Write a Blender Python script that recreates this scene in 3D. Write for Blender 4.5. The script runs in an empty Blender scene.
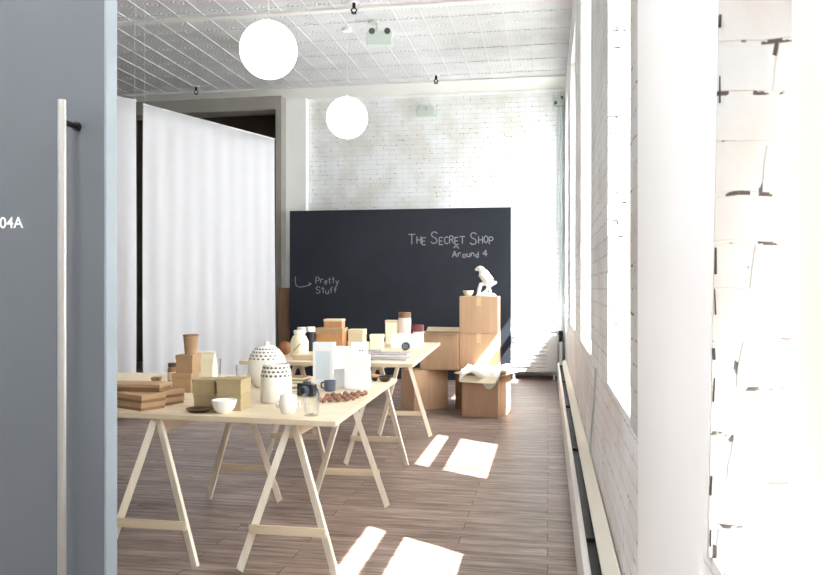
import bpy, bmesh, math, random
from mathutils import Vector, Matrix
random.seed(7)
PI = math.pi
SC = bpy.context.scene
COL = SC.collection

# ------------------------------------------------------------------ materials
def lin(c):
    return tuple(((v/255)/12.92 if v/255 <= .04045 else ((v/255+.055)/1.055)**2.4) for v in c)

def new_mat(name):
    m = bpy.data.materials.new(name); m.use_nodes = True
    nt = m.node_tree; nt.nodes.clear()
    out = nt.nodes.new('ShaderNodeOutputMaterial')
    b = nt.nodes.new('ShaderNodeBsdfPrincipled')
    nt.links.new(b.outputs[0], out.inputs[0])
    return m, nt, b, out

def N(nt, t, **kw):
    n = nt.nodes.new(t)
    for k, v in kw.items(): setattr(n, k, v)
    return n

def ramp(nt, fac, stops):
    r = N(nt, 'ShaderNodeValToRGB')
    el = r.color_ramp.elements
    while len(el) < len(stops): el.new(.5)
    for e, (p, c) in zip(el, stops):
        e.position = p; e.color = (*c, 1) if len(c) == 3 else c
    nt.links.new(fac, r.inputs[0]); return r

def simple(name, col, rough=.6, metal=0, var=.06, scale=18, bump=.0, bscale=120, spec=.4):
    """a plain colour with a slight procedural mottling"""
    m, nt, b, out = new_mat(name)
    c = lin(col)
    tc = N(nt, 'ShaderNodeTexCoord')
    nz = N(nt, 'ShaderNodeTexNoise'); nz.inputs['Scale'].default_value = scale; nz.inputs['Detail'].default_value = 4
    nt.links.new(tc.outputs['Object'], nz.inputs['Vector'])
    r = ramp(nt, nz.outputs['Fac'], [(.3, tuple(max(0, v*(1-var)) for v in c)), (.7, tuple(min(1, v*(1+var)) for v in c))])
    nt.links.new(r.outputs[0], b.inputs['Base Color'])
    b.inputs['Roughness'].default_value = rough; b.inputs['Metallic'].default_value = metal
    b.inputs['Specular IOR Level'].default_value = spec
    if bump:
        n2 = N(nt, 'ShaderNodeTexNoise'); n2.inputs['Scale'].default_value = bscale
        nt.links.new(tc.outputs['Object'], n2.inputs['Vector'])
        bp = N(nt, 'ShaderNodeBump'); bp.inputs['Strength'].default_value = bump; bp.inputs['Distance'].default_value = .01
        nt.links.new(n2.outputs['Fac'], bp.inputs['Height']); nt.links.new(bp.outputs[0], b.inputs['Normal'])
    return m

def mat_brick(name, base, dirt, spots, scale=1.0):
    """painted brick; u = x + y runs along any axis-aligned vertical face"""
    m, nt, b, out = new_mat(name)
    L = nt.links
    geo = N(nt, 'ShaderNodeNewGeometry')
    sep = N(nt, 'ShaderNodeSeparateXYZ'); L.new(geo.outputs['Position'], sep.inputs[0])
    add = N(nt, 'ShaderNodeMath', operation='ADD'); L.new(sep.outputs[0], add.inputs[0]); L.new(sep.outputs[1], add.inputs[1])
    com = N(nt, 'ShaderNodeCombineXYZ'); L.new(add.outputs[0], com.inputs[0]); L.new(sep.outputs[2], com.inputs[1])
    nzw = N(nt, 'ShaderNodeTexNoise'); nzw.inputs['Scale'].default_value = 9; L.new(geo.outputs['Position'], nzw.inputs['Vector'])
    mixv = N(nt, 'ShaderNodeVectorMath', operation='MULTIPLY_ADD')
    mixv.inputs[1].default_value = (.02, .02, 0); L.new(nzw.outputs['Color'], mixv.inputs[0]); L.new(com.outputs[0], mixv.inputs[2])
    br = N(nt, 'ShaderNodeTexBrick')
    br.inputs['Scale'].default_value = 1; br.inputs['Brick Width'].default_value = .22*scale; br.inputs['Row Height'].default_value = .078*scale
    br.inputs['Mortar Size'].default_value = .005; br.inputs['Mortar Smooth'].default_value = .6
    br.inputs['Color1'].default_value = (1, 1, 1, 1); br.inputs['Color2'].default_value = (.8, .8, .8, 1); br.inputs['Mortar'].default_value = (0, 0, 0, 1)
    L.new(mixv.outputs[0], br.inputs['Vector'])
    # worn patches where the paint is thinner
    nz = N(nt, 'ShaderNodeTexNoise'); nz.inputs['Scale'].default_value = 3; nz.inputs['Detail'].default_value = 6; L.new(geo.outputs['Position'], nz.inputs['Vector'])
    c1 = ramp(nt, nz.outputs['Fac'], [(.35, lin(dirt)), (.6, lin(base))])
    # thin grey joint
    mj = N(nt, 'ShaderNodeMix', data_type='RGBA'); mj.inputs[7].default_value = (*lin((196, 192, 188)), 1)
    mul = N(nt, 'ShaderNodeMath', operation='MULTIPLY'); mul.inputs[1].default_value = .5; L.new(br.outputs['Fac'], mul.inputs[0])
    L.new(mul.outputs[0], mj.inputs[0]); L.new(c1.outputs[0], mj.inputs[6])
    # chips in the joints
    ns = N(nt, 'ShaderNodeTexNoise'); ns.inputs['Scale'].default_value = 24; ns.inputs['Detail'].default_value = 5; L.new(geo.outputs['Position'], ns.inputs['Vector'])
    rs = ramp(nt, ns.outputs['Fac'], [(spots, (0, 0, 0)), (spots+.03, (1, 1, 1))])
    ms = N(nt, 'ShaderNodeMath', operation='MULTIPLY'); L.new(rs.outputs[0], ms.inputs[0]); L.new(br.outputs['Fac'], ms.inputs[1])
    mc = N(nt, 'ShaderNodeMix', data_type='RGBA'); mc.inputs[7].default_value = (*lin((82, 74, 70)), 1)
    L.new(ms.outputs[0], mc.inputs[0]); L.new(mj.outputs[2], mc.inputs[6])
    L.new(mc.outputs[2], b.inputs['Base Color'])
    b.inputs['Roughness'].default_value = .55; b.inputs['Specular IOR Level'].default_value = .3
    inv = N(nt, 'ShaderNodeMath', operation='SUBTRACT'); inv.inputs[0].default_value = 1; L.new(br.outputs['Fac'], inv.inputs[1])
    nb = N(nt, 'ShaderNodeTexNoise'); nb.inputs['Scale'].default_value = 40; L.new(geo.outputs['Position'], nb.inputs['Vector'])
    ad = N(nt, 'ShaderNodeMath', operation='MULTIPLY_ADD'); ad.inputs[1].default_value = .35; L.new(nb.outputs['Fac'], ad.inputs[0]); L.new(inv.outputs[0], ad.inputs[2])
    bp = N(nt, 'ShaderNodeBump'); bp.inputs['Strength'].default_value = .5; bp.inputs['Distance'].default_value = .008
    L.new(ad.outputs[0], bp.inputs['Height']); L.new(bp.outputs[0], b.inputs['Normal'])
    return m

def mat_floor():
    m, nt, b, out = new_mat('plank_floor'); L = nt.links
    geo = N(nt, 'ShaderNodeNewGeometry')
    br = N(nt, 'ShaderNodeTexBrick')
    br.offset = .37
    br.inputs['Scale'].default_value = 1; br.inputs['Brick Width'].default_value = 1.3; br.inputs['Row Height'].default_value = .125
    br.inputs['Mortar Size'].default_value = .003; br.inputs['Mortar Smooth'].default_value = .3
    br.inputs['Color1'].default_value = (0, 0, 0, 1); br.inputs['Color2'].default_value = (1, 1, 1, 1); br.inputs['Mortar'].default_value = (.5, .5, .5, 1)
    L.new(geo.outputs['Position'], br.inputs['Vector'])
    mp = N(nt, 'ShaderNodeMapping'); mp.inputs['Scale'].default_value = (1.1, 10, 1); L.new(geo.outputs['Position'], mp.inputs['Vector'])
    # shift the grain per plank
    av = N(nt, 'ShaderNodeVectorMath', operation='MULTIPLY_ADD'); av.inputs[1].default_value = (7, 3, 5); L.new(br.outputs['Color'], av.inputs[0]); L.new(mp.outputs[0], av.inputs[2])
    nz = N(nt, 'ShaderNodeTexNoise'); nz.inputs['Scale'].default_value = 2.4; nz.inputs['Detail'].default_value = 7; nz.inputs['Roughness'].default_value = .65
    L.new(av.outputs[0], nz.inputs['Vector'])
    r = ramp(nt, nz.outputs['Fac'], [(.27, lin((74, 60, 53))), (.48, lin((144, 124, 115))), (.8, lin((206, 188, 177)))])
    mx = N(nt, 'ShaderNodeMix', data_type='RGBA', blend_type='MULTIPLY'); mx.inputs[0].default_value = 1
    rp = ramp(nt, br.outputs['Color'], [(0, (.74, .72, .72)), (1, (1.0, .98, .96))])
    L.new(r.outputs[0], mx.inputs[6]); L.new(rp.outputs[0], mx.inputs[7])
    mm = N(nt, 'ShaderNodeMix', data_type='RGBA'); mm.inputs[7].default_value = (*lin((62, 50, 46)), 1)
    L.new(br.outputs['Fac'], mm.inputs[0]); L.new(mx.outputs[2], mm.inputs[6])
    L.new(mm.outputs[2], b.inputs['Base Color'])
    b.inputs['Roughness'].default_value = .42; b.inputs['Specular IOR Level'].default_value = .45
    inv = N(nt, 'ShaderNodeMath', operation='MULTIPLY_ADD'); inv.inputs[1].default_value = -1; L.new(br.outputs['Fac'], inv.inputs[0]); L.new(nz.outputs['Fac'], inv.inputs[2])
    bp = N(nt, 'ShaderNodeBump'); bp.inputs['Strength'].default_value = .25; bp.inputs['Distance'].default_value = .004
    L.new(inv.outputs[0], bp.inputs['Height']); L.new(bp.outputs[0], b.inputs['Normal'])
    return m

def mat_tin():
    """pressed tin ceiling: square panels with a raised rib and rosette"""
    m, nt, b, out = new_mat('pressed_tin'); L = nt.links
    geo = N(nt, 'ShaderNodeNewGeometry'); sep = N(nt, 'ShaderNodeSeparateXYZ'); L.new(geo.outputs['Position'], sep.inputs[0])
    def mth(op, a, c=None):
        n = N(nt, 'ShaderNodeMath', operation=op)
        for i, v in enumerate((a, c)):
            if v is None: continue
            if isinstance(v, (int, float)): n.inputs[i].default_value = v
            else: L.new(v, n.inputs[i])
        return n.outputs[0]
    P = .31
    fx = mth('ABSOLUTE', mth('SUBTRACT', mth('FRACT', mth('DIVIDE', mth('ADD', sep.outputs[0], 20), P)), .5))
    fy = mth('ABSOLUTE', mth('SUBTRACT', mth('FRACT', mth('DIVIDE', mth('ADD', sep.outputs[1], 20), P)), .5))
    mxx = mth('MAXIMUM', fx, fy)
    rib = mth('MULTIPLY', mth('GREATER_THAN', mxx, .41), 1)
    sq = mth('MULTIPLY', mth('COMPARE', mxx, .3), 1)
    rad = mth('SQRT', mth('ADD', mth('MULTIPLY', fx, fx), mth('MULTIPLY', fy, fy)))
    ros = mth('MULTIPLY', mth('SINE', mth('MULTIPLY', rad, 42)), mth('LESS_THAN', rad, .3))
    h = mth('ADD', rib, mth('MULTIPLY', ros, .16))
    bp = N(nt, 'ShaderNodeBump'); bp.inputs['Strength'].default_value = 1; bp.inputs['Distance'].default_value = .022
    L.new(h, bp.inputs['Height']); L.new(bp.outputs[0], b.inputs['Normal'])
    nz = N(nt, 'ShaderNodeTexNoise'); nz.inputs['Scale'].default_value = 2.5; nz.inputs['Detail'].default_value = 5; L.new(geo.outputs['Position'], nz.inputs['Vector'])
    r = ramp(nt, nz.outputs['Fac'], [(.3, lin((198, 198, 199))), (.7, lin((218, 218, 220)))])
    L.new(r.outputs[0], b.inputs['Base Color'])
    b.inputs['Roughness'].default_value = .4; b.inputs['Specular IOR Level'].default_value = .35
    return m

def mat_wood(name, c0, c1, axis='X', rough=.5, scale=1.0):
    m, nt, b, out = new_mat(name); L = nt.links
    tc = N(nt, 'ShaderNodeTexCoord'); mp = N(nt, 'ShaderNodeMapping')
    s = {'X': (1.2, 14, 14), 'Y': (14, 1.2, 14), 'Z': (14, 14, 1.2)}[axis]
    mp.inputs['Scale'].default_value = tuple(v*scale for v in s)
    L.new(tc.outputs['Object'], mp.inputs['Vector'])
    nz = N(nt, 'ShaderNodeTexNoise'); nz.inputs['Scale'].default_value = 2; nz.inputs['Detail'].default_value = 5; nz.inputs['Distortion'].default_value = .6
    L.new(mp.outputs[0], nz.inputs['Vector'])
    r = ramp(nt, nz.outputs['Fac'], [(.3, lin(c0)), (.7, lin(c1))])
    L.new(r.outputs[0], b.inputs['Base Color']); b.inputs['Roughness'].default_value = rough; b.inputs['Specular IOR Level'].default_value = .35
    return m

def mat_pane():
    m = bpy.data.materials.new('window_glass'); m.use_nodes = True; nt = m.node_tree; nt.nodes.clear()
    out = N(nt, 'ShaderNodeOutputMaterial'); t = N(nt, 'ShaderNodeBsdfTransparent'); g = N(nt, 'ShaderNodeBsdfGlossy')
    t.inputs[0].default_value = (.97, .985, .98, 1); g.inputs['Roughness'].default_value = .02
    fr = N(nt, 'ShaderNodeFresnel'); fr.inputs['IOR'].default_value = 1.12
    mx = N(nt, 'ShaderNodeMixShader'); nt.links.new(fr.outputs[0], mx.inputs[0]); nt.links.new(t.outputs[0], mx.inputs[1]); nt.links.new(g.outputs[0], mx.inputs[2])
    nt.links.new(mx.outputs[0], out.inputs[0]); return m

def mat_thin_glass(name, tint=(.95, .98, .97), gloss=.12):
    m = bpy.data.materials.new(name); m.use_nodes = True; nt = m.node_tree; nt.nodes.clear()
    out = N(nt, 'ShaderNodeOutputMaterial'); t = N(nt, 'ShaderNodeBsdfTransparent'); g = N(nt, 'ShaderNodeBsdfGlossy')
    t.inputs[0].default_value = (*tint, 1); g.inputs['Roughness'].default_value = .05
    lw = N(nt, 'ShaderNodeLayerWeight'); lw.inputs['Blend'].default_value = .2
    ad = N(nt, 'ShaderNodeMath', operation='ADD'); ad.inputs[1].default_value = gloss; ad.use_clamp = True
    nt.links.new(lw.outputs['Facing'], ad.inputs[0])
    mx = N(nt, 'ShaderNodeMixShader'); nt.links.new(ad.outputs[0], mx.inputs[0]); nt.links.new(t.outputs[0], mx.inputs[1]); nt.links.new(g.outputs[0], mx.inputs[2])
    nt.links.new(mx.outputs[0], out.inputs[0]); return m

def mat_cloth(name, col, transl=.35, rough=.9):
    m = bpy.data.materials.new(name); m.use_nodes = True; nt = m.node_tree; nt.nodes.clear()
    out = N(nt, 'ShaderNodeOutputMaterial'); d = N(nt, 'ShaderNodeBsdfDiffuse'); t = N(nt, 'ShaderNodeBsdfTranslucent')
    c = (*lin(col), 1); d.inputs[0].default_value = c; t.inputs[0].default_value = c
    tc = N(nt, 'ShaderNodeTexCoord'); nz = N(nt, 'ShaderNodeTexNoise'); nz.inputs['Scale'].default_value = 260
    nt.links.new(tc.outputs['Object'], nz.inputs['Vector'])
    bp = N(nt, 'ShaderNodeBump'); bp.inputs['Strength'].default_value = .15; bp.inputs['Distance'].default_value = .002
    nt.links.new(nz.outputs['Fac'], bp.inputs['Height']); nt.links.new(bp.outputs[0], d.inputs['Normal'])
    mx = N(nt, 'ShaderNodeMixShader'); mx.inputs[0].default_value = transl
    nt.links.new(d.outputs[0], mx.inputs[1]); nt.links.new(t.outputs[0], mx.inputs[2]); nt.links.new(mx.outputs[0], out.inputs[0]); return m

def mat_emit(name, col, s):
    m, nt, b, out = new_mat(name)
    b.inputs['Base Color'].default_value = (.9, .9, .9, 1); b.inputs['Roughness'].default_value = .3
    b.inputs['Emission Color'].default_value = (*lin(col), 1); b.inputs['Emission Strength'].default_value = s
    return m

M = dict(
    brick=mat_brick('white_painted_brick', (236, 238, 241), (222, 220, 218), .60),
    brick_worn=mat_brick('worn_white_brick', (196, 197, 199), (186, 178, 170), .55),
    plaster=simple('white_plaster', (245, 245, 245), .6, var=.015, scale=3, bump=.05, bscale=60),
    cream=simple('cream_paint', (240, 236, 222), .5, var=.02, scale=4),
    sill=simple('sill_paint', (236, 238, 240), .5, var=.03, scale=6, bump=.15, bscale=18),
    white_paint=simple('white_gloss_paint', (238, 238, 236), .35, var=.02),
    floor=mat_floor(), tin=mat_tin(),
    ceil_plain=simple('ceiling_border_paint', (228, 226, 223), .5, var=.02, scale=3),
    dark_wall=simple('dark_brown_wall', (84, 72, 64), .8, var=.2, scale=3),
    grey_beam=simple('grey_beam_paint', (160, 156, 150), .7, var=.04, scale=3),
    door=simple('grey_door_paint', (96, 102, 108), .5, var=.03, scale=2.5),
    door_edge_lit=simple('painted_lit_edge', (138, 146, 154), .5, var=.02),  # window light on the door edge, put into a paler colour
    steel=simple('brushed_steel', (176, 174, 172), .5, metal=1, var=.03, scale=40),
    dark_steel=simple('dark_steel', (70, 68, 66), .4, metal=1),
    letter=simple('white_vinyl', (240, 242, 244), .5, var=.01),
    board=simple('blackboard_paint', (42, 46, 55), .55, var=.12, scale=2.2, spec=.3),
    chalk=simple('white_chalk', (150, 152, 158), .9, var=.2, scale=60),
    pine=mat_wood('pale_pine', (208, 188, 158), (225, 210, 186), 'X', .5),
    pine_leg=mat_wood('pale_pine_stick', (222, 210, 190), (238, 229, 212), 'Z', .5),
    pine_beam=mat_wood('pale_pine_beam', (216, 200, 174), (232, 219, 198), 'Y', .5),
    card=mat_wood('corrugated_cardboard', (176, 142, 112), (190, 156, 126), 'Z', .8, .6),
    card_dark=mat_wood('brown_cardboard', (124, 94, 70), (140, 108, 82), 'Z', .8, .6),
    tape=simple('packing_tape', (206, 176, 136), .3),
    kraft=simple('kraft_paper', (168, 136, 104), .8, var=.05, scale=30),
    kraft_olive=simple('olive_kraft_paper', (168, 148, 112), .8, var=.05, scale=30),
    kraft_edge=simple('pale_kraft_paper', (214, 196, 166), .8, var=.04, scale=30),
    kraft_brown=simple('dark_kraft_paper', (134, 100, 74), .7, var=.08, scale=30),
    orange=simple('orange_kraft_paper', (184, 134, 90), .7, var=.08, scale=30),
    cream_paper=simple('cream_paper', (238, 228, 200), .7, var=.03, scale=30),
    tissue=simple('white_tissue', (244, 242, 238), .8, var=.02, scale=30),
    ceramic=simple('white_ceramic', (242, 239, 232), .25, var=.02, spec=.5),
    pierced=simple('pierced_shadow_glaze', (112, 106, 96), .5, var=.2, scale=60),
    white_card=simple('white_card', (240, 242, 246), .6, var=.015),
    blue_card=simple('pale_blue_card', (214, 226, 236), .6, var=.02),
    green_leaf=simple('pale_green_print', (186, 198, 160), .7, var=.15, scale=50),
    ink=simple('printed_ink', (60, 56, 54), .7),
    black=simple('black_plastic', (34, 35, 40), .45, var=.1),
    slate=simple('slate_glaze', (88, 94, 112), .35, var=.1, scale=40),
    bowl_dark=simple('dark_green_glaze', (44, 52, 42), .35, var=.15, scale=40),
    bowl_tan=simple('tan_glaze', (206, 164, 124), .5, var=.06),
    brown_dark=simple('dark_brown_glaze', (70, 46, 32), .45, var=.15, scale=30),
    nugget=simple('reddish_brown_wood', (140, 98, 78), .6, var=.25, scale=35),
    maroon=simple('maroon_lid', (112, 50, 58), .5, var=.08),
    pink=simple('pale_pink_label', (224, 204, 198), .6, var=.04),
    amber=simple('amber_leather', (140, 92, 58), .6, var=.2, scale=40),
    paper_print=simple('printed_paper', (172, 164, 166), .8, var=.18, scale=14),
    paper_grey=simple('grey_printed_paper', (116, 110, 112), .8, var=.2, scale=20),
    fixture=simple('grey_green_fixture', (196, 206, 200), .5, var=.03),
    fixture_dark=simple('dark_lamp_glass', (74, 84, 80), .3, var=.1),
    conduit=simple('painted_conduit', (206, 216, 218), .45, var=.03),
    pane=mat_pane(), glass=mat_thin_glass('clear_glass', (.99, .995, .995), .01),
    curtain=mat_cloth('white_curtain_cloth', (215, 214, 218), .30),
    blind=mat_cloth('white_blind_cloth', (246, 246, 244), .55),
    blind_light_block=mat_cloth('light_blocking_blind_cloth', (240, 238, 232), .10),
    globe=mat_emit('lit_opal_glass', (255, 253, 248), 1.6),
    cord=simple('pale_cord', (216, 214, 208), .6),
)

# ------------------------------------------------------------------ mesh helpers
def bm_box(bm, c, s, rot=None, bev=0.0):
    """box of size s centred at c; rot is a Matrix (3x3)"""
    t = bmesh.new()
    bmesh.ops.create_cube(t, size=1)
    bmesh.ops.scale(t, vec=s, verts=t.verts)
    if bev:
        bmesh.ops.bevel(t, geom=t.edges[:], offset=min(bev, min(s)*.45), segments=2, affect='EDGES', profile=.6)
    if rot is not None: bmesh.ops.rotate(t, matrix=rot, verts=t.verts)
    bmesh.ops.translate(t, vec=c, verts=t.verts)
    join(bm, t)

def join(bm, t):
    me = bpy.data.meshes.new('tmp'); t.to_mesh(me); t.free(); bm.from_mesh(me); bpy.data.meshes.remove(me)

def bx(x0, x1, y0, y1, z0, z1, bev=0.0, bm=None):
    bm = bm or bmesh.new()
    bm_box(bm, ((x0+x1)/2, (y0+y1)/2, (z0+z1)/2), (x1-x0, y1-y0, z1-z0), None, bev)
    return bm

def bm_bar(bm, p, q, w, h, up=(0, 0, 1), bev=.002):
    """square bar from p to q"""
    p, q = Vector(p), Vector(q); d = q-p; L = d.length
    z = d.normalized(); u = Vector(up)
    if abs(z.dot(u)) > .98: u = Vector((0, 1, 0))
    x = u.cross(z).normalized(); y = z.cross(x)
    bm_box(bm, (p+q)/2, (w, h, L), Matrix((x, y, z)).transposed(), bev)

def bm_cyl(bm, p, q, r, r2=None, seg=20):
    p, q = Vector(p), Vector(q); d = q-p
    t = bmesh.new()
    bmesh.ops.create_cone(t, cap_ends=True, segments=seg, radius1=r, radius2=r if r2 is None else r2, depth=d.length)
    bmesh.ops.rotate(t, matrix=d.to_track_quat('Z', 'Y').to_matrix(), verts=t.verts)
    bmesh.ops.translate(t, vec=(p+q)/2, verts=t.verts)
    join(bm, t)

def bm_ball(bm, c, r, s=(1, 1, 1), seg=20):
    t = bmesh.new(); bmesh.ops.create_uvsphere(t, u_segments=seg, v_segments=max(6, seg//2), radius=r)
    bmesh.ops.scale(t, vec=s, verts=t.verts); bmesh.ops.translate(t, vec=c, verts=t.verts); join(bm, t)

def bm_lathe(bm, prof, seg=32, c=(0, 0, 0)):
    rings = []
    for r, z in prof:
        if r < 1e-5: rings.append([bm.verts.new((c[0], c[1], c[2]+z))])
        else: rings.append([bm.verts.new((c[0]+r*math.cos(2*PI*k/seg), c[1]+r*math.sin(2*PI*k/seg), c[2]+z)) for k in range(seg)])
    for a, b in zip(rings, rings[1:]):
        for k in range(seg):
            k2 = (k+1) % seg
            if len(a) == 1 and len(b) == 1: continue
            if len(a) == 1: bm.faces.new((a[0], b[k2], b[k]))
            elif len(b) == 1: bm.faces.new((a[k], a[k2], b[0]))
            else: bm.faces.new((a[k], a[k2], b[k2], b[k]))
    bmesh.ops.recalc_face_normals(bm, faces=bm.faces)

def bm_tube(bm, pts, r, seg=10):
    for a, b in zip(pts, pts[1:]): bm_cyl(bm, a, b, r, seg=seg)
    for p in pts[1:-1]: bm_ball(bm, p, r*1.0, seg=seg)

def obj(name, bm, m, parent=None, smooth=False, loc=None, rz=0):
    me = bpy.data.meshes.new(name); bm.to_mesh(me); bm.free()
    me.materials.append(m)
    if smooth:
        for p in me.polygons: p.use_smooth = True
        try: me.set_sharp_from_angle(angle=math.radians(38))
        except Exception: pass
    o = bpy.data.objects.new(name, me); COL.objects.link(o)
    if parent: o.parent = parent
    if loc: o.location = loc
    if rz: o.rotation_euler = (0, 0, rz)
    return o

def tag(o, label, cat, group=None):
    o['label'] = label; o['category'] = cat
    if group: o['group'] = group
    return o

def thing(name, label, cat, loc=(0, 0, 0), rz=0, group=None):
    o = bpy.data.objects.new(name, None); COL.objects.link(o)
    o.empty_display_size = .05; o.location = loc; o.rotation_euler = (0, 0, rz)
    return tag(o, label, cat, group)

def struct(name, bm, m, parent=None, smooth=False, label=None, cat=None):
    o = obj(name, bm, m, parent, smooth)
    if not parent:
        o['kind'] = 'structure'
        o['label'] = label or name; o['category'] = cat or name.split('_')[0]
    return o

def copy_tree(root, loc, rz, label, group=None):
    r = root.copy(); COL.objects.link(r); r.location = loc; r.rotation_euler = (0, 0, rz); r['label'] = label
    if group: r['group'] = group
    for ch in list(root.children):
        c = ch.copy(); COL.objects.link(c); c.parent = r
        for g in ch.children:
            d = g.copy(); COL.objects.link(d); d.parent = c
    return r

# ------------------------------------------------------------------ the room
XL, XW, XO = -7.6, .27, .62         # left wall, inner and outer faces of the window wall
YB, YF, CZ = 12.55, -1.5, 4.55      # back wall, rear wall behind the camera, ceiling
struct('floor', bx(XL-.2, XO, YF-.2, 13.9, -.1, 0), M['floor'], label='worn grey-brown wood plank floor', cat='floor')
cbm = bx(XL-.2, XO, YF-.2, 13.9, CZ, CZ+.1)
for k in range(26):                          # raised ribs of the pressed tin sheets
    x = XW-.155-k*.31; bx(x-.012, x+.012, YF, 11.8, CZ-.009, CZ+.002, .004, cbm)
for k in range(22):
    y = 11.8-.31-k*.62; bx(XL, XW, y-.014, y+.014, CZ-.007, CZ+.002, .003, cbm)
struct('ceiling', cbm, M['tin'], label='white pressed tin ceiling', cat='ceiling')
struct('wall_left', bx(XL-.2, XL, YF-.2, 13.9, 0, CZ), M['dark_wall'], label='dark wall behind the curtains', cat='wall')
struct('wall_rear', bx(XL, XO, YF-.2, YF, 0, CZ), M['plaster'], label='white wall at the entry end', cat='wall')
struct('wall_back', bx(-4.3, XO, YB, YB+.3, 0, CZ), M['brick'], label='white painted brick back wall', cat='wall')
struct('wall_recess', bx(XL, -4.3, 13.6, 13.9, 0, CZ), M['dark_wall'], label='dark brown wall of the recess above the curtain', cat='wall')
struct('wall_recess_side', bx(-4.3, -4.1, YB+.3, 13.9, 0, CZ), M['dark_wall'], label='dark side wall of the recess', cat='wall')
struct('beam', bx(XL, -4.39, 12.2, YB, 4.32, CZ), M['grey_beam'], label='pale beam over the dark recess', cat='beam')
struct('pillar', bx(-4.29, -3.94, 12.42, YB, 0, CZ, .006), M['plaster'], label='smooth white pillar left of the brick wall', cat='pillar')
struct('trim_1', bx(-4.39, -4.29, 12.2, YB, 0, CZ, .004), M['grey_beam'], label='beige upright trim beside the white pillar', cat='trim')
for i, (y, w) in enumerate(((8.55, .05), (11.8, .05))):
    struct('trim_%d' % (i+2), bx(XL, XW, y-w, y+w, CZ-.025, CZ, .006), M['ceil_plain'], label='flat ceiling strip between tin panels' if i == 0 else 'ceiling strip before the back wall', cat='trim')
struct('trim_4', bx(XL, XW, 11.86, YB, CZ-.012, CZ), M['ceil_plain'], label='plain ceiling border along the back wall', cat='trim')
struct('trim_5', bx(-3.94, XW, YB-.05, YB, CZ-.06, CZ-.012, .01), M['plaster'], label='thin moulding on top of the brick wall', cat='trim')
# entry partition: the grey door hangs on its room-facing end
struct('wall_entry', bx(XL, -2.25, 2.06, 2.2, 0, CZ), M['plaster'], label='white entry partition behind the grey door', cat='wall')
struct('wall_entry_side', bx(-2.75, -2.6, YF, 2.06, 0, CZ), M['plaster'], label='unseen white wall added beside the entry to bounce light', cat='wall')  # unseen wall, added to bounce window light onto the near pier
struct('wall_lintel', bx(-2.25, XW, 2.06, 2.2, 2.9, CZ), M['plaster'], label='white wall over the entry opening', cat='wall')

# window wall, built from its solid pieces; windows W: (near jamb, far jamb)
WIN = [(-.35, 1.27), (2.61, 3.64), (5.05, 6.53), (7.94, 9.42), (10.83, 12.3)]
SZ, HZ = .95, 4.05
struct('wall_right', bx(XW, XO, YF, YB, 0, SZ), M['brick'], label='white painted brick wall under the windows', cat='wall')
struct('wall_right_upper', bx(XW, XO, YF, YB, HZ, CZ), M['brick'], label='white painted brick over the windows', cat='wall')
edges = [YF] + [v for w in WIN for v in w] + [YB]
piers = [(edges[i], edges[i+1]) for i in range(0, len(edges), 2)]
for i, (a, b) in enumerate(piers):
    if i == 1:
        bm = bmesh.new()                       # near face leans a little, as old masonry does
        vs = []
        for z, ya in ((SZ, 1.365), (HZ, 1.08)):
            for x in (.264, XO):
                for y in (ya, b): vs.append(bm.verts.new((x, y, z)))
        f = lambda *k: bm.faces.new([vs[j] for j in k])
        f(0, 1, 3, 2); f(4, 6, 7, 5); f(0, 2, 6, 4); f(1, 5, 7, 3); f(0, 4, 5, 1); f(2, 3, 7, 6)
        bmesh.ops.recalc_face_normals(bm, faces=bm.faces)
        struct('wall_pier', bm, M['brick_worn'], label='worn white brick pier with chipped joints', cat='wall')
        bm = bmesh.new(); vs = []              # smooth plaster facing on the room side of this pier
        for z, ya in ((SZ, 1.372), (CZ, 1.032)):
            for x in (.2615, .265):
                for y in (ya, 2.38): vs.append(bm.verts.new((x, y, z)))
        f = lambda *k: bm.faces.new([vs[j] for j in k])
        f(0, 1, 3, 2); f(4, 6, 7, 5); f(0, 2, 6, 4); f(1, 5, 7, 3); f(0, 4, 5, 1); f(2, 3, 7, 6)
        bmesh.ops.recalc_face_normals(bm, faces=bm.faces)
        struct('trim_6', bm, M['plaster'], label='smooth white plaster facing on the nearest pier', cat='trim')
        struct('trim_7', bx(.262, XW, 1.44, 2.38, 0, SZ), M['plaster'], label='smooth white plaster facing under the nearest pier', cat='trim')
        # ragged open joint between plaster facing and brick
        bm = bmesh.new(); z = .97
        while z < 2.6:
            h = random.uniform(.012, .06)
            y = 1.365-(z-SZ)*.0919
            if random.random() < .5:
                bm_box(bm, (.2655+random.uniform(0, .002), y-.001, z+h/2), (random.uniform(.002, .005), .006, h), Matrix.Rotation(random.uniform(-.06, .06), 3, 'Y'), .0008)
            z += h+random.uniform(.005, .09)
        struct('trim_8', bm, M['ink'], label='dark ragged crack between plaster and brick', cat='trim')
    else:
        struct('wall_pier', bx(XW, XO, a, b, SZ, HZ), M['brick'], label='white brick pier between windows', cat='wall')
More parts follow.
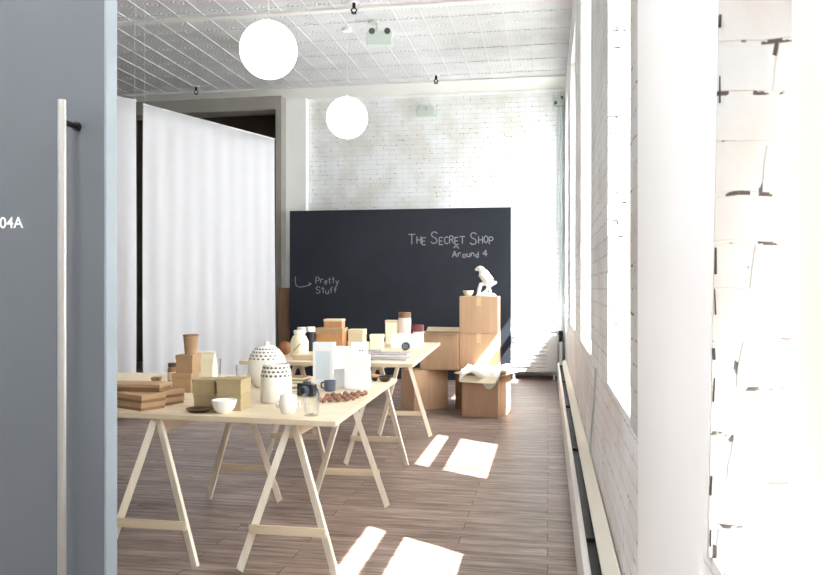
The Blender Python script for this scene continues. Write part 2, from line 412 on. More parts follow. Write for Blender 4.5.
# windows
def window(i, a, b, xf):
    r = bpy.data.objects.new('window_%d' % (i+1), None); COL.objects.link(r); r['kind'] = 'structure'
    r['label'] = 'tall white framed window in the brick wall'; r['category'] = 'window'
    bm = bmesh.new(); w = .075 if i else .13
    for y in (a, b-w): bx(xf-.02, xf+.06, y, y+w, SZ+.02, HZ, .006, bm)
    bx(xf-.02, xf+.06, a+w, b-w, SZ+.02, SZ+(.1 if i else .06), .006, bm); bx(xf-.02, xf+.06, a+w, b-w, HZ-.1, HZ, .006, bm)
    obj('window_frame', bm, M['cream'] if i == 0 else M['white_paint'], r)
    bm = bmesh.new()
    zr = 1.73 if i < 3 else 1.93
    bx(xf, xf+.05, a+w, b-w, zr, zr+.11, .006, bm)
    obj('meeting_rail', bm, M['white_paint'], r)
    obj('pane', bx(xf+.018, xf+.022, a+w, b-w, SZ+.06, HZ-.1), M['pane'], r)
    bm = bmesh.new(); zb = (1.06, 2.02, 2.02, 2.24, 2.30)[i]
    bx(xf-.006, xf-.003, a+w*.6, b-w*.6, zb, HZ-.12, 0, bm); bx(xf-.013, xf+.0, a+w*.6, b-w*.6, zb-.02, zb+.01, .003, bm)
    bl = obj('blind', bm, M['blind' if i else 'blind_light_block'], r)  # nearest blind is unseen, drawn down and near opaque to cut light on brick
    bm = bmesh.new(); bm_cyl(bm, (xf-.03, a+w*.6, HZ-.1), (xf-.03, b-w*.6, HZ-.1), .028); obj('blind_roller', bm, M['white_paint'], bl, True)
    obj('window_sill', bx(XW-.004, xf+.02, a+.002, b-.002, SZ, SZ+.022, .006), M['sill'], r)
for i, (a, b) in enumerate(WIN): window(i, a, b, .385 if i == 0 else .42)

# baseboard convector along the window wall
t = thing('baseboard_heater', 'long low white heater running along the foot of the window wall', 'heater', (0, 0, 0))
def extr(prof, y0, y1):
    bm = bmesh.new(); A = [bm.verts.new((x, y0, z)) for x, z in prof]; B = [bm.verts.new((x, y1, z)) for x, z in prof]
    n = len(prof)
    for k in range(n): bm.faces.new((A[k], A[(k+1) % n], B[(k+1) % n], B[k]))
    bm.faces.new(A[::-1]); bm.faces.new(B); bmesh.ops.recalc_face_normals(bm, faces=bm.faces); return bm
obj('front_panel', extr([(.14, .03), (.155, .03), (.155, .285), (.165, .3), (.158, .305), (.14, .29)], 1.55, 11.6), M['white_paint'], t)
obj('back_cover', extr([(.262, .03), (.255, .03), (.255, .30), (.205, .30), (.205, .315), (.258, .36), (.262, .36)], 1.55, 11.6), M['cream'], t)
obj('heating_fin', bx(.17, .24, 1.6, 11.55, .1, .25), M['black'], t)
for y in (1.6, 3.6, 5.6, 7.6, 9.6, 11.5): obj('bracket', bx(.156, .255, y, y+.03, 0, .27, .003), M['dark_steel'], t)
t = thing('radiator_valve', 'dark valve on a short pipe at the far end of the low heater', 'valve', (.19, 11.72, 0))
bm = bmesh.new(); bm_cyl(bm, (0, 0, 0), (0, 0, .62), .018); obj('pipe', bm, M['white_paint'], t, True)
bm = bmesh.new(); bm_cyl(bm, (0, 0, .6), (0, 0, .7), .032); bm_cyl(bm, (0, -.04, .65), (0, .04, .65), .022); obj('valve_body', bm, M['dark_steel'], t, True)
bm = bmesh.new(); bm_cyl(bm, (0, 0, .7), (0, 0, .76), .04, .03); obj('handwheel', bm, M['black'], t, True)
# cable down the wall
bm = bmesh.new(); bm_tube(bm, [(.262, 4.42, .95), (.262, 4.6, .75), (.262, 4.9, .5), (.262, 5.0, .37)], .006)
tag(obj('wall_cable', bm, M['conduit'], None, True), 'thin grey cable running down the brick below the windows', 'cable')
# corner conduit with its junction box
t = thing('corner_conduit', 'thin pale conduit in the far corner of the brick wall', 'conduit', (.215, 12.5, 0))
bm = bmesh.new(); bm_cyl(bm, (0, 0, 0), (0, 0, 4.27), .022); bm_cyl(bm, (-.06, .01, 2.3), (-.06, .01, 4.3), .012); obj('pipe', bm, M['conduit'], t, True)
bm = bmesh.new(); bm_box(bm, (-.04, 0, 4.33), (.17, .09, .14), None, .01); bm_cyl(bm, (-.04, -.06, 4.36), (-.04, 0, 4.36), .035); obj('junction_box', bm, M['fixture'], t)
for kx, kz in ((-.09, 4.30), (.0, 4.38)):
    bm = bmesh.new(); bm_cyl(bm, (kx, -.055, kz), (kx, -.02, kz), .026); obj('knockout', bm, M['fixture_dark'], t)

# ------------------------------------------------------------------ grey entry door
d = bpy.data.objects.new('door_1', None); COL.objects.link(d); d['kind'] = 'structure'; d['label'] = 'grey entry door with a long steel pull'; d['category'] = 'door'
obj('door_slab', bx(-2.3, -1.2205, 2.0, 2.055, .01, 2.88, .004), M['door'], d)
ed = obj('lit_edge_strip', bx(-1.2202, -1.214, 2.0, 2.055, .01, 2.88), M['door_edge_lit'], d); ed['label'] = 'door edge coloured lighter for window light'
bm = bmesh.new(); bm_cyl(bm, (-1.303, 1.93, .42), (-1.303, 1.93, 1.911), .0115, seg=24)
h = obj('door_handle', bm, M['steel'], d, True); h['label'] = 'long brushed steel pull bar'
bm = bmesh.new()
for z in (.5, 1.852): bm_cyl(bm, (-1.303, 1.935, z), (-1.303, 2.001, z), .008); bm_cyl(bm, (-1.303, 1.993, z), (-1.303, 2.001, z), .013)
obj('standoff', bm, M['dark_steel'], h, True)
cu = bpy.data.curves.new('room_number', 'FONT'); cu.body = '04A'; cu.size = .045; cu.extrude = .0008; cu.offset = .0002; cu.align_x = 'LEFT'
tmp = bpy.data.objects.new('tmp_text', cu); COL.objects.link(tmp); bpy.context.view_layer.update()
me = bpy.data.meshes.new_from_object(tmp.evaluated_get(bpy.context.evaluated_depsgraph_get())); bpy.data.objects.remove(tmp)
me.materials.clear(); me.materials.append(M['letter'])
n = bpy.data.objects.new('room_number', me); COL.objects.link(n); n.parent = d; n['label'] = 'white number 04A on the door'
n.rotation_euler = (PI/2, 0, 0); n.location = (-1.547, 1.999, 1.570)

# ------------------------------------------------------------------ curtains
def curtain(label, p0, p1, ztop, folds, seed, wires):
    rnd = random.Random(seed)
    p0, p1 = Vector(p0), Vector(p1); d = p1-p0; L = d.length; dn = d.normalized(); nn = Vector((-dn.y, dn.x))
    t = thing('curtain', label, 'curtain', (p0.x, p0.y, 0), 0, 'curtains hung from the ceiling')
    bm = bmesh.new(); NX, NZ = 90, 14; ph = [rnd.uniform(0, 6) for _ in range(4)]
    g = []
    for i in range(NX+1):
        s = i/NX; row = []
        for j in range(NZ+1):
            v = j/NZ; z = .04+v*(ztop-.04)
            amp = .006+.009*(1-v)
            off = amp*math.sin(s*folds*2*PI+ph[0])+.5*amp*math.sin(s*folds*4.7+ph[1]+v)+.01*math.sin(3*v+ph[2]+s*5)
            row.append(bm.verts.new((dn.x*s*L+nn.x*off, dn.y*s*L+nn.y*off, z)))
        g.append(row)
    for i in range(NX):
        for j in range(NZ): bm.faces.new((g[i][j], g[i+1][j], g[i+1][j+1], g[i][j+1]))
    c = obj('cloth', bm, M['curtain'], t, True)
    so = c.modifiers.new('thickness', 'SOLIDIFY'); so.thickness = .002
    bm = bmesh.new(); bm_cyl(bm, (0, 0, ztop), (dn.x*L, dn.y*L, ztop), .006); obj('curtain_rod', bm, M['white_paint'], t, True)
    for s in wires:
        bm = bmesh.new(); bm_cyl(bm, (dn.x*L*s, dn.y*L*s, ztop), (dn.x*L*s, dn.y*L*s, CZ), .002, seg=8); obj('hanging_wire', bm, M['cord'], t)
curtain('narrow white curtain beside the grey door, left of the dark gap', (-4.90, 6.75), (-4.31, 7.67), 3.39, 4, 1, (.1, .985))
curtain('wide white curtain from the dark gap to the brown panel', (-4.345, 7.87), (-3.62, 10.03), 3.40, 9, 2, (.012,))

# ------------------------------------------------------------------ pendant globes, sprinklers, emergency lights
def pendant(x, y, z, label):
    t = thing('globe_pendant', label, 'pendant light', (x, y, CZ), 0, 'white globe pendants')
    bm = bmesh.new(); bm_ball(bm, (0, 0, z-CZ), .25, seg=48); obj('globe', bm, M['globe'], t, True)
    bm = bmesh.new(); bm_cyl(bm, (0, 0, z-CZ+.24), (0, 0, z-CZ+.275), .022, .012); obj('globe_cap', bm, M['white_paint'], t, True)
    bm = bmesh.new(); bm_cyl(bm, (0, 0, z-CZ+.29), (0, 0, -.02), .004, seg=8); obj('cord', bm, M['cord'], t, True)
    bm = bmesh.new(); bm_cyl(bm, (0, 0, -.04), (0, 0, 0), .06); obj('ceiling_rose', bm, M['white_paint'], t, True)
pendant(-2.41, 6.52, 3.48, 'larger-looking lit white globe pendant, the one nearer the door')
pendant(-2.40, 9.20, 3.46, 'lit white globe pendant hanging before the brick back wall')
def sprinkler(x, y, label, first=None):
    t = thing('sprinkler_head', label, 'sprinkler', (x, y, CZ), 0, 'dark sprinkler heads on the ceiling')
    bm = bmesh.new(); bm_cyl(bm, (0, 0, -.012), (0, 0, 0), .05, .06); obj('escutcheon', bm, M['white_paint'], t, True)
    bm = bmesh.new(); bm_cyl(bm, (0, 0, -.07), (0, 0, -.01), .018)
    bm_tube(bm, [(.018, 0, -.07), (.034, 0, -.09), (.01, 0, -.12)], .007); bm_tube(bm, [(-.018, 0, -.07), (-.034, 0, -.09), (-.01, 0, -.12)], .007)
    obj('sprinkler_frame', bm, M['black'], t, True)
    bm = bmesh.new(); bm_cyl(bm, (0, 0, -.128), (0, 0, -.118), .03); obj('deflector', bm, M['black'], t, True)
    return t
s0 = sprinkler(-2.105, 8.37, 'dark sprinkler head on the ceiling, cut by the top edge of the photo')
copy_tree(s0, (-1.63, 11.45, CZ), .6, 'dark sprinkler head on the ceiling above the blackboard')
copy_tree(s0, (-5.42, 11.45, CZ), .3, 'dark sprinkler head on the ceiling above the white curtain')

t = thing('emergency_light', 'twin-headed emergency light hanging from the tin ceiling', 'emergency light', (-1.955, 9.0, 4.28), .17, 'emergency lights')
obj('housing', bx(-.15, .15, -.05, .05, -.03, .13, .012), M['fixture'], t)
bm = bmesh.new(); bm_cyl(bm, (-.03, 0, .13), (-.03, 0, .27), .012); bm_cyl(bm, (-.07, 0, .235), (-.07, 0, .27), .06); obj('ceiling_mount', bm, M['fixture'], t, True)
for sx in (-.085, .095):
    bm = bmesh.new(); bm_cyl(bm, (sx, -.09, .115), (sx, -.03, .125), .042, .034)
    hd = obj('lamp_head', bm, M['fixture'], t, True)
    bm = bmesh.new(); bm_cyl(bm, (sx, -.094, .115), (sx, -.088, .116), .036); obj('lens', bm, M['fixture_dark'], hd, True)
t = thing('emergency_light', 'small grey-green emergency light on the brick wall above the blackboard', 'emergency light', (-1.94, YB, 4.2), 0, 'emergency lights')
obj('housing', bx(-.16, .17, -.08, 0, -.02, .08, .015), M['fixture'], t)
for sx in (-.07, .08):
    bm = bmesh.new(); bm_cyl(bm, (sx, -.11, .09), (sx, -.04, .10), .05, .04); hd = obj('lamp_head', bm, M['fixture'], t, True)
    bm = bmesh.new(); bm_cyl(bm, (sx, -.115, .089), (sx, -.109, .09), .042); obj('lens', bm, M['fixture'], hd, True)

# ------------------------------------------------------------------ blackboard and its chalk writing
BY = 11.72
t = thing('blackboard', 'wide blackboard reading The Secret Shop, standing against the back wall', 'blackboard', (-2.26, BY, 0))
obj('board_panel', bx(-1.725, 1.72, 0, .05, .0, 2.6, .004), M['board'], t)
G = {
 'T': [[(0, 1), (1, 1)], [(.5, 1), (.5, 0)]], 'H': [[(0, 0), (0, 1)], [(.8, 0), (.8, 1)], [(0, .5), (.8, .5)]],
 'E': [[(.75, 1), (0, 1), (0, 0), (.75, 0)], [(0, .5), (.6, .5)]],
 'S': [[(.8, .85), (.6, 1), (.25, 1), (.05, .8), (.2, .58), (.6, .45), (.8, .22), (.6, .02), (.2, 0), (0, .15)]],
 'C': [[(.8, .85), (.55, 1), (.2, .9), (0, .5), (.2, .1), (.55, 0), (.8, .15)]],
 'R': [[(0, 0), (0, 1), (.55, 1), (.75, .78), (.55, .52), (0, .5)], [(.4, .5), (.8, 0)]],
 'O': [[(.4, 1), (.1, .8), (0, .5), (.1, .2), (.4, 0), (.7, .2), (.8, .5), (.7, .8), (.4, 1)]],
 'P': [[(0, 0), (0, 1), (.55, 1), (.75, .77), (.55, .5), (0, .5)]],
 'A': [[(0, 0), (.4, 1), (.8, 0)], [(.15, .38), (.65, .38)]],
 'r': [[(.0, 0), (0, .6)], [(0, .4), (.25, .6), (.5, .56)]],
 'o': [[(.3, .6), (.05, .45), (.05, .12), (.3, 0), (.55, .12), (.55, .45), (.3, .6)]],
 'u': [[(0, .6), (0, .15), (.2, 0), (.5, .15)], [(.5, .6), (.5, 0)]], 'n': [[(0, 0), (0, .6)], [(0, .42), (.28, .6), (.5, .45), (.5, 0)]],
 'd': [[(.5, 1), (.5, 0)], [(.5, .45), (.25, .6), (.02, .3), (.25, 0), (.5, .15)]],
 '4': [[(.55, 0), (.55, 1), (0, .35), (.8, .35)]],
 'e': [[(.05, .32), (.55, .32), (.5, .52), (.28, .6), (.05, .4), (.08, .12), (.3, 0), (.55, .1)]],
 't': [[(.25, .95), (.25, .1), (.45, 0)], [(0, .62), (.5, .62)]], 'y': [[(0, .6), (.28, .1)], [(.58, .6), (.1, -.4)]],
 'f': [[(.5, .95), (.3, .95), (.2, .75), (.2, 0)], [(0, .55), (.45, .55)]],
 'h': [[(0, 0), (0, 1)], [(0, .42), (.28, .6), (.5, .45), (.5, 0)]],
}
def chalk(name, strokes, r):
    bm = bmesh.new()
    for s in strokes:
        for (x0, z0), (x1, z1) in zip(s, s[1:]):
            bm_bar(bm, (x0, -.0015, z0), (x1, -.0015, z1), r*1.7, .003, up=(0, 1, 0), bev=0)
    return obj(name, bm, M['chalk'], t)
def text_strokes(txt, x0, z0, h, wid, sizes=None):
    """small capitals: sizes gives each letter's height"""
    out = []; x = x0
    for i, ch in enumerate(txt):
        k = sizes[i] if sizes else 1
        if ch == ' ': x += wid*h*.55; continue
        for s in G[ch]: out.append([(x+px_*h*k*wid, z0+pz*h*k+.012*math.sin(i*2.1)) for px_, pz in s])
        w = max(p[0] for s in G[ch] for p in s)
        x += (w+.24)*h*k*wid
    return out
title = 'THE SECRET SHOP'
sz = [1, .72, .72, 1, 1.15, .72, .72, .72, .72, .72, 1, 1.15, .72, .72, .72]
st = text_strokes(title, 0, 0, .15, .8, sz)
wmax = max(p[0] for s in st for p in s); k = 1.29/wmax
cnt = 0
for word in title.split():
    nw = sum(len(G[c]) for c in word)
    chalk('chalk_word', [[(.165+p[0]*k, 2.06+p[1]) for p in q_] for q_ in st[cnt:cnt+nw]], .0085); cnt += nw
st = text_strokes('Around 4', 0, 0, .09, .8)
wmax = max(p[0] for s in st for p in s); k = .53/wmax
chalk('chalk_subtitle', [[(.84+p[0]*k, 1.86+p[1]) for p in s] for s in st] + [[(.86, 2.0), (.90, 2.03), (.94, 1.99)]], .0085)
chalk('chalk_arrow', [[(-1.63, 1.57), (-1.635, 1.50), (-1.62, 1.43), (-1.56, 1.405), (-1.46, 1.42), (-1.38, 1.455)], [(-1.42, 1.475), (-1.37, 1.458), (-1.42, 1.43)]], .007)
st = text_strokes('Pretty', 0, 0, .10, .8) + text_strokes('Stuff', 0, -.15, .10, .9)
chalk('chalk_note', [[(-1.30+p[0], 1.46+p[1]) for p in s] for s in st], .0065)
tag(obj('cardboard_panel', bx(-4.19, -3.995, 11.79, 11.82, 0, 1.395, .003), M['card_dark']), 'tall narrow brown board standing left of the blackboard', 'board')

# white louvred convector at the far right corner
t = thing('convector', 'low white slatted heater on short feet against the back wall', 'heater', (-.20, 12.2, 0))
obj('cabinet', bx(-.36, .34, -.28, .3, .12, .68, .012), M['white_paint'], t)
bm = bmesh.new()
for kz in range(7): bm_box(bm, (-.07, -.283, .2+kz*.062), (.52, .012, .03), Matrix.Rotation(.5, 3, 'X'), .002)
obj('louvre_panel', bm, M['white_paint'], t)
bm = bmesh.new(); bx(.22, .32, -.290, -.28, .16, .64, .003, bm); obj('access_panel', bm, M['white_paint'], t)
for sx in (-.32, .28):
    for sy in (-.24, .24): obj('foot', bx(sx, sx+.03, sy-.015, sy+.015, 0, .125, .003), M['white_paint'], t)

# ------------------------------------------------------------------ moving boxes
def moving_box(label, loc, rz, size, mat='card', flaps=None, tape=True, group='brown cardboard moving boxes'):
    w, dpt, h = size
    t = thing('moving_box', label, 'box', loc, rz, group)
    m = M[mat]
    if flaps is None:
        obj('carton', bx(-w/2, w/2, -dpt/2, dpt/2, 0, h, .006), m, t)
    else:
        bm = bmesh.new(); k = .006
        bx(-w/2, w/2, -dpt/2, dpt/2, 0, k, 0, bm)
        for a in ((-w/2, w/2, -dpt/2, -dpt/2+k), (-w/2, w/2, dpt/2-k, dpt/2), (-w/2, -w/2+k, -dpt/2, dpt/2), (w/2-k, w/2, -dpt/2, dpt/2)): bx(*a, 0, h, 0, bm)
        obj('carton', bm, m, t)
        for side, ang, ln in flaps:
            bm = bmesh.new()
            if side in 'fb':
                s = -1 if side == 'f' else 1
                bm_box(bm, (0, s*ln/2, 0), (w*.98, ln, .005), None, .001)
                bmesh.ops.rotate(bm, matrix=Matrix.Rotation(s*ang, 3, 'X'), verts=bm.verts); bmesh.ops.translate(bm, vec=(0, s*dpt/2, h), verts=bm.verts)
            else:
                s = -1 if side == 'l' else 1
                bm_box(bm, (s*ln/2, 0, 0), (ln, dpt*.98, .005), None, .001)
                bmesh.ops.rotate(bm, matrix=Matrix.Rotation(-s*ang, 3, 'Y'), verts=bm.verts); bmesh.ops.translate(bm, vec=(s*w/2, 0, h), verts=bm.verts)
            obj('flap', bm, M['kraft_edge'], t)
    if tape:
        bm = bmesh.new()
        if flaps is None: bx(-.025, .025, -dpt/2-.0015, dpt/2+.0015, h-.0005, h+.0012, 0, bm)
        bx(-.025, .025, -dpt/2-.0015, -dpt/2, h*.75, h, 0, bm)
        obj('packing_tape', bm, M['tape'], t)
    return t
bb = moving_box('open brown box with pale raised flaps, on the floor in front of the stack', (-.665, 8.615, 0), -.282, (.414, .42, .445), flaps=[('f', -.75, .10), ('r', .25, .10), ('l', .2, .10), ('b', .9, .05)], tape=False)
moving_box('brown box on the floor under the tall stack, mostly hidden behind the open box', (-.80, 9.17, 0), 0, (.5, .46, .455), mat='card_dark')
moving_box('pinkish-lit brown box on the floor turned corner-on beside the stack', (-1.41, 8.955, 0), .68, (.45, .31, .455), tape=False)
moving_box('brown box with its top flaps open, left of the stack and one level up', (-1.222, 9.01, .456), 0, (.43, .42, .42), flaps=[('f', .12, .03), ('b', .3, .15), ('l', .1, .06)], tape=False)
moving_box('middle brown box of the tall stack, streaked by sunlight', (-.776, 9.125, .456), 0, (.44, .45, .42))
moving_box('topmost brown box of the tall stack, under the white bird', (-.776, 9.125, .8775), 0, (.44, .45, .422))
# crumpled packing tissue over the open box
bm = bmesh.new(); NG = 16; g = []
rnd = random.Random(5)
for i in range(NG+1):
    row = []
    for j in range(NG+1):
        u, v = i/NG-.5, j/NG-.5
        z = .05*math.sin(u*9+v*4)*math.cos(v*8)+rnd.uniform(-.012, .012)
        drop = 0
        if v < -.40: drop = (-.40-v)*.9*(1.2+math.sin(u*7))
        row.append(bm.verts.new((u*.46, v*.56, .075+z*.6-drop)))
    g.append(row)
for i in range(NG):
    for j in range(NG): bm.faces.new((g[i][j], g[i+1][j], g[i+1][j+1], g[i][j+1]))
o = obj('packing_paper', bm, M['tissue'], None, True, (-.655, 8.64, .44), -.282)
o.modifiers.new('thickness', 'SOLIDIFY').thickness = .002
tag(o, 'crumpled white packing paper spilling over the open brown box', 'paper')

# white bird figure on its base
bz = 1.3005
t = thing('bird_figurine', 'white carved bird on a base, on the topmost moving box', 'figurine', (-.70, 9.0, bz))
def skin(name, verts, edges, radii, mat, parent, sub=2):
    me = bpy.data.meshes.new(name); me.from_pydata(verts, edges, []); me.update(); me.materials.append(mat)
    o = bpy.data.objects.new(name, me); COL.objects.link(o); o.parent = parent
    m = o.modifiers.new('skin', 'SKIN'); m.use_smooth_shade = True
    lay = me.skin_vertices[0].data
    for i, r in enumerate(radii): lay[i].radius = (r, r) if not isinstance(r, tuple) else r
    lay[0].use_root = True
    o.modifiers.new('sub', 'SUBSURF').levels = sub; o.modifiers['sub'].render_levels = sub
    return o
skin('body', [(.0, 0, .215), (-.035, 0, .265), (-.055, 0, .312), (-.08, 0, .322), (.04, 0, .165), (.075, 0, .145), (.125, 0, .165), (-.128, 0, .30), (.03, 0, .10), (.055, 0, .04)],
     [(0, 1), (1, 2), (2, 3), (0, 4), (4, 5), (5, 6), (3, 7), (4, 8), (8, 9)], [.066, .052, .042, .038, .055, .03, .013, .010, .02, .018], M['ceramic'], t)
bm = bmesh.new()
bm_tube(bm, [(-.085, 0, .01), (-.08, 0, .08), (-.06, 0, .135), (.0, 0, .15), (.06, 0, .12)], .022, 12)
bm_tube(bm, [(.03, 0, .11), (.0, 0, .06), (-.03, 0, .035)], .016, 12)
obj('stand', bm, M['ceramic'], t, True)
bm = bmesh.new(); bm_lathe(bm, [(0, 0), (.115, 0), (.12, .012), (.10, .03), (.05, .045), (0, .05)], 28); obj('base_plate', bm, M['ceramic'], t, True)
bm = bmesh.new(); bm_ball(bm, (-.085, -.036, .327), .006, seg=10); obj('eye', bm, M['ink'], t, True)
def bowl(label, loc, r, h, mat, name='bowl', group=None, inner=None):
    t = thing(name, label, name, loc, 0, group)
    bm = bmesh.new()
    bm_lathe(bm, [(0, .0), (r*.5, 0), (r*.55, h*.06), (r*.8, h*.35), (r*.97, h*.8), (r, h), (r*.94, h), (r*.9, h*.8), (r*.72, h*.38), (r*.4, h*.14), (0, h*.12)], 32)
    obj('bowl_wall', bm, M[mat], t, True)
    bm = bmesh.new(); bm_lathe(bm, [(r*.44, 0), (r*.5, 0), (r*.5, h*.05), (r*.44, h*.05), (r*.44, 0)], 32); obj('foot_ring', bm, M[inner or mat], t, True)
    return t
bowl('small cream bowl beside the white bird on the topmost box', (-.905, 9.0, bz), .062, .065, 'cream_paper')

# ------------------------------------------------------------------ tables: boards laid on A-frame trestles
T1, T2 = .76, .85
def trestle(name_label, cx, y0, y1, top, spread=.245):
    t = thing('trestle', name_label, 'trestle', (cx, (y0+y1)/2, 0), 0, 'pale pine trestles under the tables')
    hl = (y1-y0)/2
    obj('beam', bx(-.022, .022, -hl+.09, hl-.09, top-.075, top-.001, .003), M['pine_beam'], t)
    for sy in (-1, 1):
        ya, yf = sy*(hl-.07), sy*hl
        for sx in (-1, 1):
            bm = bmesh.new(); bm_bar(bm, (sx*.013, ya-.0, top-.006), (sx*spread, yf, .014), .021, .035)
            for v in bm.verts:
                if v.co.z < .03: v.co.z = max(v.co.z*.0, 0) if v.co.z < .016 else v.co.z
                v.co.z = min(v.co.z, top-.001)
            obj('leg', bm, M['pine_leg'], t)
        zb = .215; f = (top-.006-zb)/(top-.02); xs = .013+(spread-.013)*f; ys = ya+(yf-ya)*f
        obj('crossbar', bx(-xs-.015, xs+.015, ys-.03, ys-.016, zb-.022, zb+.022, .002) if sy < 0 else bx(-xs-.015, xs+.015, ys+.016, ys+.03, zb-.022, zb+.022, .002), M['pine'], t)
trestle('pale trestle nearest the grey door, under the front table', -1.965, 3.63, 4.86, T1-.03)
trestle('pale trestle under the right end of the front table', -1.25, 3.64, 4.86, T1-.03)
trestle('pale trestle under the right end of the far table', -1.325, 5.97, 7.22, T2-.03)
trestle('pale trestle under the left end of the far table', -1.98, 5.97, 7.22, T2-.03)
def slab(label, cs, z):
    bm = bmesh.new(); A = [bm.verts.new((x, y, z-.028)) for x, y in cs]; B = [bm.verts.new((x, y, z)) for x, y in cs]; n = len(cs)
    for k in range(n): bm.faces.new((A[k], A[(k+1) % n], B[(k+1) % n], B[k]))
    bm.faces.new(A[::-1]); bm.faces.new(B); bmesh.ops.recalc_face_normals(bm, faces=bm.faces)
    bmesh.ops.bevel(bm, geom=bm.edges[:], offset=.003, segments=2, affect='EDGES')
    tag(obj('tabletop', bm, M['pine']), label, 'table top', 'pale plywood table tops')
slab('pale plywood table top in front, laid on the two nearest trestles', [(-3.2, 3.735), (-1.0, 3.615), (-1.05, 5.42), (-3.2, 5.43)], T1)
slab('pale plywood table top further back, laid out before the blackboard', [(-2.28, 5.54), (-.955, 5.53), (-1.06, 7.74), (-2.32, 7.74)], T2)

# ------------------------------------------------------------------ goods
def carton(label, loc, size, rz=0, mat='kraft', lid='kraft_edge', name='gift_box', cat='box', group=None, lidh=.25):
    w, d_, h = size
    t = thing(name, label, cat, loc, rz, group)
    obj('tray', bx(-w/2+.003, w/2-.003, -d_/2+.003, d_/2-.003, 0, h-.002, .0015), M[mat], t)
    obj('lid', bx(-w/2, w/2, -d_/2, d_/2, h*(1-lidh), h, .0025), M[lid], t)
    return t
g5 = 'flat kraft boxes at the left end of the front table'
q = .040
FB = (.30, .15, q)
def flat(label, loc, rz): return carton(label, loc, FB, rz, 'kraft_brown', 'kraft', 'flat_box', 'box', g5, .62)
e = .0006; FA = -.45
flat('bottom flat kraft box of the nearest pair, at the front edge of the table', (-2.17, 3.86, T1), FA)
flat('flat kraft box lying on the bottom one at the front edge of the table', (-2.167, 3.86, T1+q+e), FA)
flat('bottom flat kraft box of the second pair, beside the square kraft box', (-2.15, 4.04, T1), FA)
flat('flat kraft box lying second in the pair beside the square kraft box', (-2.147, 4.04, T1+q+e), FA)
carton('long flat kraft box lying on top of the whole flat-box pile', (-2.20, 3.94, T1+2*(q+e)), (.32, .15, q), .02, 'kraft_brown', 'kraft', 'flat_box', 'box', g5, .45)
gk = 'square kraft boxes of the leaning stack'
carton('square brown kraft box at the bottom, under the kraft cup stack', (-2.20, 4.50, T1), (.125, .13, .115), .06, 'kraft', 'kraft', group=gk)
carton('square brown kraft box in the middle, directly under the kraft cup', (-2.185, 4.51, T1+.1155), (.115, .115, .112), -.04, 'kraft', 'kraft', group=gk)
t = thing('paper_cup', 'tall tan paper cup topping the brown box stack', 'cup', (-2.172, 4.515, T1+.228))
bm = bmesh.new(); bm_lathe(bm, [(0, 0), (.036, 0), (.046, .118), (.043, .118), (.034, .006), (0, .006)], 32); obj('cup_wall', bm, M['kraft'], t, True)
bm = bmesh.new(); bm_lathe(bm, [(.044, .112), (.048, .113), (.048, .121), (.044, .122), (.044, .112)], 32); obj('rim', bm, M['kraft_brown'], t, True)
carton('tiny tan box behind the flat boxes, before the white curtain', (-2.50, 4.70, T1), (.055, .055, .06), .2, 'kraft', 'kraft')
t = thing('dark_jar', 'dark brown jar standing left of the brown box stack', 'jar', (-2.44, 4.80, T1))
bm = bmesh.new(); bm_lathe(bm, [(0, 0), (.027, 0), (.03, .01), (.03, .1), (.024, .112), (.024, .118), (0, .118)], 28); obj('jar_body', bm, M['kraft_brown'], t, True)
bm = bmesh.new(); bm_lathe(bm, [(0, .118), (.027, .118), (.027, .14), (.024, .143), (0, .143)], 28); obj('lid', bm, M['brown_dark'], t, True)
bm = bmesh.new(); bm_lathe(bm, [(.0304, .03), (.0306, .03), (.0306, .085), (.0304, .085)], 28); obj('label_band', bm, M['kraft_edge'], t, True)
# cream paper bag
def paper_bag(label, loc, w, d_, h, mat, rz=0, band=None):
    t = thing('paper_bag', label, 'bag', loc, rz)
    bm = bmesh.new()
    lv = [(0, 1, 1), (.02, 1.02, 1.03), (.6, 1, .95), (.85, 1.0, .55), (1, 1.0, .12)]
    rings = []
    for zz, sx, sy in lv: rings.append([bm.verts.new((x*w/2*sx, y*d_/2*sy, zz*h)) for x, y in ((-1, -1), (0, -1.03), (1, -1), (1.02, 0), (1, 1), (0, 1.03), (-1, 1), (-1.02, 0))])
    for a, b in zip(rings, rings[1:]):
        for k in range(8): bm.faces.new((a[k], a[(k+1) % 8], b[(k+1) % 8], b[k]))
    bm.faces.new(rings[0][::-1]); bm.faces.new(rings[-1]); bmesh.ops.recalc_face_normals(bm, faces=bm.faces)
    obj('bag_body', bm, M[mat], t)
    bm = bmesh.new(); bm_box(bm, (0, 0, h+.004), (w*1.01, d_*.16, .022), None, .003); obj('folded_top', bm, M[band or mat], t)
    return t
paper_bag('pale cream paper bag behind the brown box stack, before the curtain', (-2.275, 4.96, T1), .125, .08, .19, 'cream_paper')
go = 'olive kraft boxes stacked two by two'
carton('lower left olive box of the two-by-two stack, behind the dark dish', (-1.772, 3.905, T1), (.125, .13, .078), .0, 'kraft_olive', 'kraft_olive', group=go)
carton('upper left olive box of the two-by-two stack', (-1.779, 3.905, T1+.0786), (.13, .13, .078), .0, 'kraft_olive', 'kraft_olive', group=go)
carton('lower right olive box of the two-by-two stack, behind the white bowl', (-1.632, 3.895, T1), (.138, .14, .082), .0, 'kraft_olive', 'kraft_olive', group=go)
carton('upper right olive box of the two-by-two stack, beside the pierced jar', (-1.632, 3.895, T1+.0826), (.138, .14, .080), .0, 'kraft_olive', 'kraft_olive', group=go)
bowl('white bowl at the front edge of the near table, before the olive boxes', (-1.625, 3.755, T1), .064, .068, 'ceramic')
t = thing('dish', 'flat dark brown dish at the front edge beside the white bowl', 'dish', (-1.765, 3.76, T1))
